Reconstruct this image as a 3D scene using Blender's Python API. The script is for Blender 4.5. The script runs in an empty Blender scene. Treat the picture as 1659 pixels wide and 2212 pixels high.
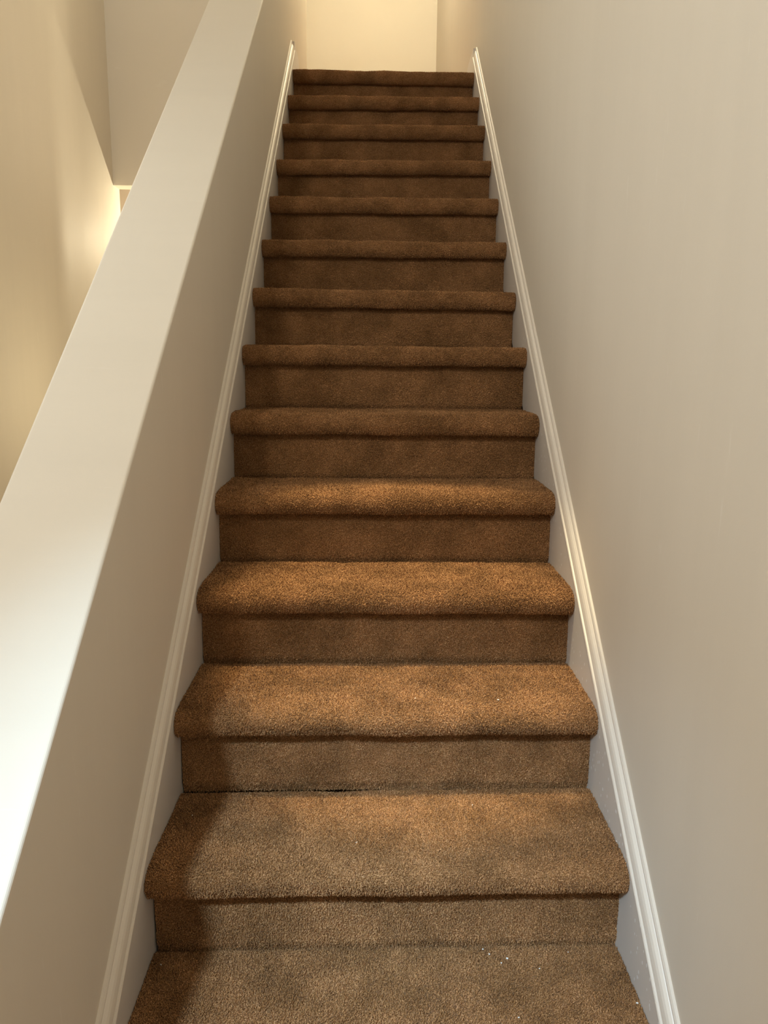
import bpy, math
import numpy as np
from mathutils import Matrix, Vector
S = bpy.context.scene
COL = S.collection

# ------------------------------------------------------------------ camera
cam_d = bpy.data.cameras.new('camera'); cam = bpy.data.objects.new('camera', cam_d); COL.objects.link(cam)
R2 = Vector((0.99985, -0.01276, 0.01168)); U2 = Vector((-0.00907, 0.18842, 0.98205)); F = Vector((0.01473, 0.98201, -0.18828))
CAM = Vector((-0.03636, -1.12308, 1.18855))
m = Matrix((R2, U2, -F)).transposed().to_4x4(); m.translation = CAM
cam.matrix_world = m
cam_d.sensor_fit = 'VERTICAL'; cam_d.sensor_height = 36.0
cam_d.lens = 36.0 * 1662.0 / 2212.0
cam_d.clip_start = 0.02; cam_d.clip_end = 60
S.camera = cam

# ------------------------------------------------------------------ world, exposure, lamps
S.view_settings.view_transform = 'Standard'; S.view_settings.look = 'None'
S.view_settings.gamma = 1.0; S.view_settings.use_curve_mapping = False
S.view_settings.exposure = 0.0
W_ = bpy.data.worlds.new('world'); S.world = W_; W_.use_nodes = True
W_.node_tree.nodes['Background'].inputs[0].default_value = (0.62, 0.72, 0.9, 1)
W_.node_tree.nodes['Background'].inputs[1].default_value = 0.6

def lamp(name, kind, loc, energy, color, size=0.1, size_y=None, target=None, spread=None):
    d = bpy.data.lights.new(name, kind); d.energy = energy; d.color = color
    if kind == 'AREA':
        d.shape = 'RECTANGLE'; d.size = size; d.size_y = size_y or size
        if spread: d.spread = math.radians(spread)
    else:
        d.shadow_soft_size = size
    o = bpy.data.objects.new(name, d); COL.objects.link(o); o.location = loc
    if target is not None:
        o.rotation_euler = (Vector(target) - Vector(loc)).to_track_quat('-Z', 'Y').to_euler()
    return o

WARM = (1.0, 0.72, 0.42)
lamp('entry_daylight', 'AREA', (-1.02, -2.0, 2.6), 2.5, (0.50, 0.76, 1.0), 0.13, 0.13, target=(0.02, 0.28, 0.04), spread=26)
# entry window high behind the viewer
lamp('entry_window', 'AREA', (-1.16, -2.4, 3.15), 27, (1.0, 0.95, 0.82), 0.24, 0.24, target=(-0.1, 0.8, 0.8))
# broad soft window in the outer wall beside the entry
lamp('side_window', 'AREA', (-1.66, -1.75, 2.35), 37, (0.90, 0.97, 1.0), 1.3, 1.3, target=(0.5, -1.75, 2.0))
# added wide low fill by the outer wall, lighting the wall across the stairs
lamp('well_fill', 'AREA', (-1.66, 0.70, 1.90), 10.5, (0.93, 1.0, 0.99), 1.5, 0.6, target=(0.5, 0.70, 1.88))
# warm narrow downlight high over the stairs, its pool falls on the lower steps
dl = lamp('stair_downlight', 'SPOT', (-0.36, 0.15, 5.04), 840, (1.0, 0.82, 0.50), 0.04, target=(0.07, 0.80, 0.4))
dl.data.spot_size = math.radians(13.5); dl.data.spot_blend = 0.55
# unseen fill light added high over the well
lamp('well_top_fill', 'POINT', (-1.45, 2.5, 4.85), 16, (1.0, 0.99, 0.9), 0.12)
# lamp low in the well, behind the low wall
lamp('well_lamp', 'POINT', (-1.1, 2.7, 1.0), 6.2, (1.0, 0.86, 0.56), 0.08)
lamp('well_wall_fill', 'POINT', (-1.0, 3.0, 2.4), 2.4, (1.0, 0.84, 0.64), 0.10)  # added fill for the outer wall, set below the sloping top
# lamp on the upper landing
lamp('landing_lamp', 'POINT', (0.08, 4.6, 4.95), 76, (1.0, 0.88, 0.6), 0.09)
# small lamp in the lower hall beyond the header
lamp('hall_lamp', 'POINT', (-1.25, 4.42, 2.00), 21.5, (1.0, 0.88, 0.62), 0.007)

# ------------------------------------------------------------------ dimensions
RUN, RISE, WID, OH, NT = 0.254, 0.20877, 0.95473, 0.028, 0.0642
SL = RISE / RUN
XW = 0.497                       # stair walls
CAPH = 0.7198                    # low wall top above the nosing line
DY = [-.006, -.0082, -.0018, -.0001, .0033, .0099, .0014, .0009, .0003, -.0006, 0, -.0017, -.0026, -.0008]
DZ = [.003, .0021, .0037, .001, -.0001, -.0061, -.0034, -.0058, -.0036, -.0018, -.0005, .0079, .0049, -.0012]
TL = [.0087, .0083, .0043, .002, .0023, .0012, .0008, -.002, .001, .0018, .0043, .0032, .0026, -.0002]
FLOOR = -RISE; TOP = 13 * RISE + 0.003; CEIL = 5.1
HB = 2.285                       # underside of the header
YH = 4.08; XL = -1.70; XC = -0.715

# ------------------------------------------------------------------ materials
def mat(name):
    mt = bpy.data.materials.new(name); mt.use_nodes = True
    nt = mt.node_tree; b = nt.nodes['Principled BSDF']
    return mt, nt, b
def N(nt, t, **kw):
    n = nt.nodes.new(t)
    for k, v in kw.items():
        if k in n.inputs: n.inputs[k].default_value = v
        else: setattr(n, k, v)
    return n
def coords(nt, scale=(1, 1, 1), obj=True):
    tc = N(nt, 'ShaderNodeTexCoord'); mp = N(nt, 'ShaderNodeMapping'); mp.inputs['Scale'].default_value = scale
    nt.links.new(tc.outputs['Object'], mp.inputs['Vector']); return mp.outputs[0]
def ramp(nt, fac, stops):
    r = N(nt, 'ShaderNodeValToRGB'); e = r.color_ramp.elements
    e[0].position, e[0].color = stops[0]; e[1].position, e[1].color = stops[-1]
    for p, c in stops[1:-1]:
        x = e.new(p); x.color = c
    nt.links.new(fac, r.inputs[0]); return r.outputs[0]
def c4(c, k=1.0): return (c[0]*k, c[1]*k, c[2]*k, 1)

def paint(name, col, rough=0.5, streak=0.03, bump=0.08):
    mt, nt, b = mat(name); L = nt.links
    # faint vertical roller streaks and patches of the paint film
    n1 = N(nt, 'ShaderNodeTexNoise', Scale=1.0, Detail=4.0, Roughness=0.6); L.new(coords(nt, (1, 9, 0.9)), n1.inputs['Vector'])
    cr = ramp(nt, n1.outputs['Fac'], [(0.3, c4(col, 1 - streak)), (0.7, c4(col, 1 + streak))])
    sc = N(nt, 'ShaderNodeTexNoise', Scale=3.0, Detail=5.0, Roughness=0.7); L.new(coords(nt, (1, 22, 2.2)), sc.inputs['Vector'])
    sm = ramp(nt, sc.outputs['Fac'], [(0.64, (0, 0, 0, 1)), (0.74, (0.22, 0.22, 0.22, 1))])
    mx = N(nt, 'ShaderNodeMix', data_type='RGBA'); L.new(sm, mx.inputs['Factor']); L.new(cr, mx.inputs[6]); mx.inputs[7].default_value = (0.92, 0.88, 0.82, 1)
    L.new(mx.outputs[2], b.inputs['Base Color'])
    rr = N(nt, 'ShaderNodeMapRange'); rr.inputs['To Min'].default_value = rough - 0.06; rr.inputs['To Max'].default_value = rough + 0.08
    L.new(n1.outputs['Fac'], rr.inputs['Value']); L.new(rr.outputs[0], b.inputs['Roughness'])
    n2 = N(nt, 'ShaderNodeTexNoise', Scale=420.0, Detail=2.0); L.new(coords(nt), n2.inputs['Vector'])
    n3 = N(nt, 'ShaderNodeTexNoise', Scale=14.0, Detail=2.0); L.new(coords(nt), n3.inputs['Vector'])
    bp = N(nt, 'ShaderNodeBump', Strength=bump, Distance=0.001); L.new(n2.outputs['Fac'], bp.inputs['Height'])
    bp2 = N(nt, 'ShaderNodeBump', Strength=0.15, Distance=0.002); L.new(n3.outputs['Fac'], bp2.inputs['Height'])
    L.new(bp.outputs[0], bp2.inputs['Normal']); L.new(bp2.outputs[0], b.inputs['Normal'])
    return mt

WALL = paint('greige_wall_paint', (0.75, 0.685, 0.585), 0.6, 0.016)
WALL_R = WALL
CEILM = paint('ceiling_paint', (0.74, 0.72, 0.68), 0.8, 0.01)

def trim_mat():
    mt, nt, b = mat('white_trim_paint'); L = nt.links
    v = N(nt, 'ShaderNodeTexVoronoi', Scale=75.0, Randomness=1.0); L.new(coords(nt, (1, 1, 0.55)), v.inputs['Vector'])
    patch = N(nt, 'ShaderNodeTexNoise', Scale=7.0, Detail=2.0); L.new(coords(nt), patch.inputs['Vector'])
    # little flecks of bare bright paint scuffed along the boards
    lt = N(nt, 'ShaderNodeMath', operation='LESS_THAN'); L.new(v.outputs['Distance'], lt.inputs[0]); lt.inputs[1].default_value = 0.17
    gt = N(nt, 'ShaderNodeMath', operation='GREATER_THAN'); L.new(patch.outputs['Fac'], gt.inputs[0]); gt.inputs[1].default_value = 0.52
    sep = N(nt, 'ShaderNodeSeparateColor'); L.new(v.outputs['Color'], sep.inputs[0])
    g2 = N(nt, 'ShaderNodeMath', operation='GREATER_THAN'); L.new(sep.outputs[0], g2.inputs[0]); g2.inputs[1].default_value = 0.55
    m1 = N(nt, 'ShaderNodeMath', operation='MULTIPLY'); L.new(lt.outputs[0], m1.inputs[0]); L.new(gt.outputs[0], m1.inputs[1])
    m2 = N(nt, 'ShaderNodeMath', operation='MULTIPLY'); L.new(m1.outputs[0], m2.inputs[0]); L.new(g2.outputs[0], m2.inputs[1])
    mx = N(nt, 'ShaderNodeMix', data_type='RGBA'); L.new(m2.outputs[0], mx.inputs['Factor'])
    mx.inputs[6].default_value = (0.74, 0.69, 0.635, 1); mx.inputs[7].default_value = (0.97, 0.96, 0.95, 1)
    L.new(mx.outputs[2], b.inputs['Base Color']); b.inputs['Roughness'].default_value = 0.32
    n2 = N(nt, 'ShaderNodeTexNoise', Scale=60.0, Detail=3.0); L.new(coords(nt, (1, 1, 0.3)), n2.inputs['Vector'])
    bp = N(nt, 'ShaderNodeBump', Strength=0.12, Distance=0.001); L.new(n2.outputs['Fac'], bp.inputs['Height']); L.new(bp.outputs[0], b.inputs['Normal'])
    return mt
TRIM = trim_mat()
_mt, _nt, _b = mat('white_moulding_paint'); _b.inputs['Base Color'].default_value = (0.80, 0.735, 0.65, 1); _b.inputs['Roughness'].default_value = 0.35
MOULD = _mt

def carpet_mat():
    mt, nt, b = mat('brown_cut_pile'); L = nt.links
    tc = N(nt, 'ShaderNodeTexCoord'); oi = N(nt, 'ShaderNodeObjectInfo')
    off = N(nt, 'ShaderNodeVectorMath', operation='SCALE'); off.inputs[3].default_value = 17.0
    cb = N(nt, 'ShaderNodeCombineXYZ'); L.new(oi.outputs['Random'], cb.inputs[0]); L.new(oi.outputs['Random'], cb.inputs[1]); L.new(cb.outputs[0], off.inputs[0])
    ad = N(nt, 'ShaderNodeVectorMath', operation='ADD'); L.new(tc.outputs['Object'], ad.inputs[0]); L.new(off.outputs[0], ad.inputs[1])
    P = ad.outputs[0]
    fine = N(nt, 'ShaderNodeTexNoise', Scale=480.0, Detail=2.0, Roughness=0.7); L.new(P, fine.inputs['Vector'])
    patch = N(nt, 'ShaderNodeTexNoise', Scale=9.0, Detail=3.0, Roughness=0.6); L.new(P, patch.inputs['Vector'])
    c1 = ramp(nt, fine.outputs['Fac'], [(0.32, (0.10, 0.043, 0.012, 1)), (0.5, (0.355, 0.183, 0.072, 1)), (0.68, (0.72, 0.43, 0.23, 1))])
    c2 = ramp(nt, patch.outputs['Fac'], [(0.35, (0.74, 0.70, 0.64, 1)), (0.65, (1.14, 1.12, 1.10, 1))])
    mx = N(nt, 'ShaderNodeMix', data_type='RGBA', blend_type='MULTIPLY'); mx.inputs['Factor'].default_value = 1.0
    L.new(c1, mx.inputs[6]); L.new(c2, mx.inputs[7]); L.new(mx.outputs[2], b.inputs['Base Color'])
    b.inputs['Roughness'].default_value = 0.95; b.inputs['Specular IOR Level'].default_value = 0.15
    b.inputs['Sheen Weight'].default_value = 0.15; b.inputs['Sheen Roughness'].default_value = 0.5
    b.inputs['Sheen Tint'].default_value = (0.9, 0.75, 0.6, 1)
    return mt
CARPET = carpet_mat()

# ------------------------------------------------------------------ mesh helpers
def link(name, me, mt, parent=None):
    o = bpy.data.objects.new(name, me); COL.objects.link(o)
    if mt and not me.materials: me.materials.append(mt)
    if parent: o.parent = parent
    return o
def mesh(name, v, f):
    me = bpy.data.meshes.new(name); me.from_pydata([tuple(map(float, p)) for p in v], [], f); me.update(); return me
def boxes(name, bl, mt, kind='structure', parent=None, bevel=0):
    v, f = [], []
    for (x0, y0, z0, x1, y1, z1) in bl:
        k = len(v)
        v += [(x, y, z) for x in (x0, x1) for y in (y0, y1) for z in (z0, z1)]
        f += [tuple(k + i for i in q) for q in ((0, 1, 3, 2), (4, 6, 7, 5), (0, 4, 5, 1), (2, 3, 7, 6), (0, 2, 6, 4), (1, 5, 7, 3))]
    o = link(name, mesh(name, v, f), mt, parent)
    if kind: o['kind'] = kind
    if bevel: md = o.modifiers.new('bevel', 'BEVEL'); md.width = bevel; md.segments = 3
    return o
def prism_x(name, poly, x0, x1, mt, parent=None):
    """polygon in (y, z) extruded along x"""
    n = len(poly)
    v = [(x0, y, z) for y, z in poly] + [(x1, y, z) for y, z in poly]
    f = [tuple(range(n))[::-1], tuple(range(n, 2 * n))] + [(i, (i + 1) % n, n + (i + 1) % n, n + i) for i in range(n)]
    me = mesh(name, v, f)
    import bmesh
    bm = bmesh.new(); bm.from_mesh(me); bmesh.ops.recalc_face_normals(bm, faces=bm.faces); bm.to_mesh(me); bm.free()
    return link(name, me, mt, parent)

# ------------------------------------------------------------------ the room
boxes('wall_right', [(XW, -4.1, FLOOR, XW + 0.12, 6.5, CEIL)], WALL_R)
boxes('wall_far', [(-3.3, 6.42, FLOOR, XW, 6.54, CEIL)], WALL)
boxes('wall_outer_left', [(XL - 0.12, -4.1, FLOOR, XL, YH + 0.12, CEIL)], WALL)
boxes('wall_hall_left', [(-3.3, YH, FLOOR, XL - 0.12, YH + 0.12, CEIL), (-3.42, YH, FLOOR, -3.3, 6.54, CEIL)], WALL)
boxes('wall_hall_back', [(-3.3, 5.0, FLOOR, XC, 5.1, 2.45)], WALL)
# wall over the lower opening: header, bullnose soffit and right jamb
XJ = -1.331
wh = boxes('wall_over_opening', [(XL, YH, HB, XC - 0.01, YH + 0.12, CEIL), (XJ, YH, FLOOR, XC - 0.01, YH + 0.12, HB)], WALL)
boxes('floor', [(-1.82, -4.1, FLOOR - 0.1, XW + 0.12, YH, FLOOR), (-3.42, YH, FLOOR - 0.1, XW + 0.12, 6.54, FLOOR)], CARPET)
boxes('floor_landing', [(-0.60, 13 * RUN + 0.20, 2.45, XW, 6.42, TOP - 0.006), (-3.3, YH + 0.12, 2.45, -0.60, 6.42, TOP - 0.006)], CARPET)
boxes('ceiling', [(-3.42, -4.1, CEIL, XW + 0.12, 6.54, CEIL + 0.1)], CEILM)
# entry wall behind the viewer
boxes('wall_entry', [(XL, -4.2, FLOOR, XW, -4.1, CEIL)], WALL)

# casings of the side window and the added well fill, outside the picture
def casing(name, y0, y1, z0, z1):
    w, x0, x1 = 0.07, XL, XL + 0.022
    boxes(name, [(x0, y0 - w, z0 - w, x1, y0, z1 + w), (x0, y1, z0 - w, x1, y1 + w, z1 + w),
                 (x0, y0, z1, x1, y1, z1 + w), (x0, y0, z0 - w, x1 + 0.015, y1, z0)], MOULD)
casing('window_1', -2.42, -1.08, 1.68, 3.02)
casing('well_fill_casing', -0.07, 1.47, 1.58, 2.22)  # invented casing around the added fill

# low wall between stairs and well, with its broad sloping top
y0, y1 = -0.36, 3.53
zt = lambda y: CAPH + SL * y
lw = prism_x('wall_left', [(-0.62, FLOOR), (-0.62, zt(y0)), (y0, zt(y0)), (y1, zt(y1)), (4.42, zt(y1)), (4.42, FLOOR)], XC, -XW, WALL)
lw['kind'] = 'structure'
bv = lw.modifiers.new('bevel', 'BEVEL'); bv.width = 0.006; bv.segments = 4; bv.limit_method = 'ANGLE'; bv.angle_limit = math.radians(50)

# ------------------------------------------------------------------ skirting boards with their moulding
PROF = [(0.000, 0.002), (0.005, 0.001), (0.0075, -0.003), (0.0075, -0.0075), (0.0060, -0.0095), (0.0085, -0.0105),
        (0.0135, -0.014), (0.0165, -0.019), (0.0185, -0.026), (0.0195, -0.0315), (0.0175, -0.0335), (0.0175, -0.0350),
        (0.0220, -0.0360), (0.0235, -0.0385), (0.0225, -0.0410), (0.0190, -0.0420), (0.0, -0.0420)]
def skirt(side, s, ypk, ztop, yend):
    a = math.atan(SL); up1 = Vector((-math.sin(a), math.cos(a))); up2 = Vector((0, 1))
    mit = up2 / up2.dot(up1)
    zl = lambda y: ztop + SL * y
    stations = [(Vector((-0.34, zl(-0.34))), up1), (Vector((ypk, zl(ypk))), mit)]
    v, f = [], []; n = len(PROF)
    for P, u in stations:
        for d, h in PROF:
            q = P + u * h; v.append((s * (XW - d), q.x, q.y))
    for k in range(1):
        for i in range(n - 1):
            q = (k * n + i, (k + 1) * n + i, (k + 1) * n + i + 1, k * n + i + 1)
            f.append(q if s < 0 else q[::-1])
    f += [tuple(range(n)), tuple(range(n, 2 * n))[::-1]]
    th = 0.0190
    P0 = stations[0][0] + up1 * -0.041; P1 = stations[1][0] + mit * -0.041
    low = 0.33
    board = prism_x('baseboard_' + side, [(P0.x, P0.y), (P1.x, P1.y), (ypk, zl(ypk) - .004), (ypk + .05, zl(ypk) - .002), (yend - .10, zl(ypk) - .004), (yend - .04, zl(ypk) - .014), (yend - .01, zl(ypk) - .032), (yend, zl(ypk) - .055), (yend, TOP - 0.006), (ypk + 0.12, TOP - 0.006), (P0.x, P0.y - low)],
                    s * XW, s * (XW - th), TRIM)
    board['kind'] = 'structure'
    # moulding along the top of the board
    mo = link('moulding', mesh('moulding', v, f), MOULD, board)
    return board
skirt('left', -1, 3.40, 0.090, 3.66)
skirt('right', 1, 3.36, 0.090, 3.67)

# ------------------------------------------------------------------ carpeted staircase
rng = np.random.default_rng(11)
def vnoise(x, y, seed):
    """smooth value noise"""
    r = np.random.default_rng(seed); T = r.random((64, 64))
    xi = np.floor(x).astype(int); yi = np.floor(y).astype(int); fx = x - xi; fy = y - yi
    fx = fx * fx * (3 - 2 * fx); fy = fy * fy * (3 - 2 * fy)
    g = lambda a, b: T[a % 64, b % 64]
    return (g(xi, yi) * (1 - fx) + g(xi + 1, yi) * fx) * (1 - fy) + (g(xi, yi + 1) * (1 - fx) + g(xi + 1, yi + 1) * fx) * fy

def smooth_path(pts, step=0.004):
    """Catmull-Rom through control points, evenly resampled"""
    P = np.array(pts, float); P = np.vstack([2 * P[0] - P[1], P, 2 * P[-1] - P[-2]]); out = []
    for i in range(1, len(P) - 2):
        t = np.linspace(0, 1, 24, endpoint=False)[:, None]
        a, b, c, d = P[i - 1], P[i], P[i + 1], P[i + 2]
        out.append(0.5 * ((2 * b) + (c - a) * t + (2 * a - 5 * b + 4 * c - d) * t ** 2 + (3 * b - a - 3 * c + d) * t ** 3))
    out = np.vstack(out + [P[-2:-1]])
    s = np.r_[0, np.cumsum(np.linalg.norm(np.diff(out, axis=0), axis=1))]
    n = int(s[-1] / step); si = np.linspace(0, s[-1], n)
    return np.stack([np.interp(si, s, out[:, 0]), np.interp(si, s, out[:, 1])], 1), si

def carpet_mesh(name, ctrl, seed, tuft_len, wave, pitch=0.0030, lean=0.85):
    path, s = smooth_path(ctrl)
    tan = np.gradient(path, axis=0); tan /= np.linalg.norm(tan, axis=1)[:, None]
    nor = np.stack([-tan[:, 1], tan[:, 0]], 1)         # left of travel
    L = s[-1]; hw = WID / 2
    def surf(x, q):
        """points and normals of the padded surface at across x, along q"""
        py = np.interp(q, s, path[:, 0]); pz = np.interp(q, s, path[:, 1])
        ny = np.interp(q, s, nor[:, 0]); nz = np.interp(q, s, nor[:, 1]); k = np.hypot(ny, nz); ny /= k; nz /= k
        d = wave * (vnoise(x * 9 + 30, q * 9 + 30, seed) - 0.5) * 2 + wave * 0.5 * (vnoise(x * 34 + 40, q * 34 + 20, seed + 1) - 0.5) * 2
        return np.stack([x, py + ny * d, pz + nz * d], 1), np.stack([np.zeros_like(ny), ny, nz], 1)
    # backing
    nx = int(WID / 0.006); ns = max(8, int(L / 0.004))
    X, Q = np.meshgrid(np.linspace(-hw, hw, nx), np.linspace(0, L, ns)); X = X.ravel(); Q = Q.ravel()
    V, Nn = surf(X, Q); V = V - Nn * tuft_len * 0.55
    idx = np.arange(nx * ns).reshape(ns, nx)
    Fq = np.stack([idx[:-1, :-1], idx[:-1, 1:], idx[1:, 1:], idx[1:, :-1]], -1).reshape(-1, 4)
    # tufts: three-sided, bent once, tapering to a blunt tip
    gx = np.arange(-hw + pitch / 2, hw, pitch); gq = np.arange(pitch / 2, L, pitch * 0.95)
    TX, TQ = np.meshgrid(gx, gq); TX = TX.ravel(); TQ = TQ.ravel(); n = len(TX)
    r = np.random.default_rng(seed + 5)
    TX = np.clip(TX + r.normal(0, pitch * 0.35, n), -hw + 0.0008, hw - 0.0008); TQ = np.clip(TQ + r.normal(0, pitch * 0.35, n), 0, L)
    B, BN = surf(TX, TQ)
    ty = np.interp(TQ, s, tan[:, 0]); tz = np.interp(TQ, s, tan[:, 1])
    T1 = np.stack([np.zeros(n), ty, tz], 1); T1 /= np.linalg.norm(T1, axis=1)[:, None]; T0 = np.tile([1., 0, 0], (n, 1))
    ang = r.random(n) * 2 * np.pi
    # brushed pile: the lean drifts slowly over the surface
    bx = (vnoise(TX * 7 + 5, TQ * 7 + 9, seed + 2) - 0.5) * 1.2; bq = (vnoise(TX * 7 + 25, TQ * 7 + 2, seed + 3) - 0.5) * 1.2
    lx = np.cos(ang) * lean * r.random(n) + bx * 0.6; lq = np.sin(ang) * lean * r.random(n) + bq * 0.6
    ln = tuft_len * (0.75 + 0.5 * r.random(n)); base = B - BN * (tuft_len * 0.6)[..., None] if np.ndim(tuft_len) else B - BN * tuft_len * 0.6
    D = BN + T0 * lx[:, None] + T1 * lq[:, None]; D /= np.linalg.norm(D, axis=1)[:, None]
    cx, cq = np.cos(ang + 1.6) * 0.9, np.sin(ang + 1.6) * 0.9
    D2 = D + T0 * cx[:, None] + T1 * cq[:, None]; D2 /= np.linalg.norm(D2, axis=1)[:, None]
    mid = base + D * (ln * 0.6)[:, None]; tip = mid + D2 * (ln * 0.45)[:, None]
    rad = pitch * (0.34 + 0.16 * r.random(n)); rot = r.random(n) * 2 * np.pi
    rings = []
    for C0, kf in ((base, 0.9), (mid, 1.0), (tip, 0.45)):
        for j in range(3):
            a = rot + j * 2 * np.pi / 3
            rings.append(C0 + T0 * (np.cos(a) * rad * kf)[:, None] + T1 * (np.sin(a) * rad * kf)[:, None])
    TV = np.stack(rings, 1).reshape(-1, 3)
    TV[:, 0] = np.clip(TV[:, 0], -hw, hw)
    o = len(V); b0 = (np.arange(n) * 9 + o)[:, None]
    quads = []
    for lv in (0, 3):
        for j in range(3):
            k = (j + 1) % 3; quads.append(np.concatenate([b0 + lv + j, b0 + lv + k, b0 + lv + 3 + k, b0 + lv + 3 + j], 1))
    quads = np.concatenate(quads); tris = np.concatenate([b0 + 6, b0 + 7, b0 + 8], 1)
    allV = np.vstack([V, TV]); nq = len(Fq) + len(quads); nt = len(tris)
    me = bpy.data.meshes.new(name); me.vertices.add(len(allV)); me.vertices.foreach_set('co', allV.astype(np.float32).ravel())
    loops = np.concatenate([Fq.ravel(), quads.ravel(), tris.ravel()]); me.loops.add(len(loops)); me.loops.foreach_set('vertex_index', loops.astype(np.int32))
    me.polygons.add(nq + nt)
    st = np.concatenate([np.arange(nq) * 4, nq * 4 + np.arange(nt) * 3]); me.polygons.foreach_set('loop_start', st.astype(np.int32))
    me.update(calc_edges=True); me.validate()
    sm = np.zeros(nq + nt, bool); sm[:len(Fq)] = True; me.polygons.foreach_set('use_smooth', sm)
    me.materials.append(CARPET)
    return me

# nosing underside -> round front -> flat tread, local y = 0 at the lower nosing edge, z = 0 at the pile
TREAD = [(OH + .008, -NT + .004), (.012, -NT), (-.003, -NT + .002), (-.014, -.053), (-.0205, -.038), (-.0195, -.024), (-.0125, -.0125), (.002, -.0050),
         (.024, -.0015), (.06, 0), (.12, 0), (.17, 0), (.22, 0), (RUN + OH - .018, 0), (RUN + OH - .006, -.0035), (RUN + OH + .014, -.015)]
RISER = [(OH + .010, -RISE - .016), (OH + .0055, -RISE + .001), (OH + .0005, -.195), (OH + .001, -.17), (OH + .001, -.12), (OH + .004, -.085), (OH + .008, -NT + .006)]
tm = [carpet_mesh('tread_carpet', TREAD, 100 + 20 * i, 0.0056, 0.0022) for i in range(2)]
rm = [carpet_mesh('riser_carpet', RISER, 300 + 20 * i, 0.0052, 0.0012, pitch=0.0030, lean=0.7) for i in range(2)]

stairs = bpy.data.objects.new('staircase', None); COL.objects.link(stairs)
stairs['label'] = 'straight flight of stairs covered in brown cut pile carpet with rounded nosings'
stairs['category'] = 'stairs'
for k in range(14):
    loc = (0, k * RUN + DY[k], k * RISE + DZ[k]); rot = (0, -TL[k] / (WID / 2), 0)
    t = link('tread', tm[k % 2], None, stairs); t.location = loc; t.rotation_euler = rot
    q = link('riser', rm[k % 2], None, stairs); q.location = loc; q.rotation_euler = rot

# ------------------------------------------------------------------ bits of white lint on the carpet
LINT, _n, _b = mat('white_lint'); _b.inputs['Base Color'].default_value = (0.9, 0.88, 0.84, 1); _b.inputs['Roughness'].default_value = 0.8
def lint_mesh(seed):
    r = np.random.default_rng(seed); n = 7; v = []
    for j, h in enumerate((0.0, 0.0008, 0.0014)):
        for i in range(n):
            a = i * 2 * math.pi / n; q = (0.0019, 0.0016, 0.0007)[j] * (0.6 + 0.8 * r.random())
            v.append((q * math.cos(a) * 1.3, q * math.sin(a), h + 0.0004 * r.random()))
    f = [tuple(range(n))[::-1], tuple(range(2 * n, 3 * n))] + [(j * n + i, j * n + (i + 1) % n, (j + 1) * n + (i + 1) % n, (j + 1) * n + i) for j in (0, 1) for i in range(n)]
    me = mesh('lint_speck', v, f); me.materials.append(LINT); return me
LM = [lint_mesh(i) for i in range(3)]
SPOTS = [(0.199, 0.263, 0.0066), (0.210, 0.249, 0.0068), (0.231, 0.225, 0.0072), (0.245, 0.237, 0.0075), (0.305, 0.209, 0.0086), (0.471, 0.121, 0.0116), (0.242, 0.093, 0.0074), (-0.455, 0.234, -0.0053), (0.372, 0.251, 0.0098), (0.478, 0.314, 0.2192), (-0.429, 0.428, 0.2034), (-0.064, 0.322, 0.2098), (0.067, 0.563, 0.4218), (0.260, 0.553, 0.4236), (0.195, 0.455, 0.2143)]
for i, (x, y, z) in enumerate(SPOTS):
    o = link('lint_speck', LM[i % 3], None); o.location = (x, y, z - 0.0002); o.rotation_euler = (0, 0, i * 1.7); o.scale = (1, 1, 1) if i % 2 else (0.75, 0.75, 0.9)
    o['label'] = 'tiny white lint speck lying on the brown carpet of the lowest visible treads'
    o['category'] = 'lint'; o['group'] = 'white lint specks on the lowest carpeted treads'
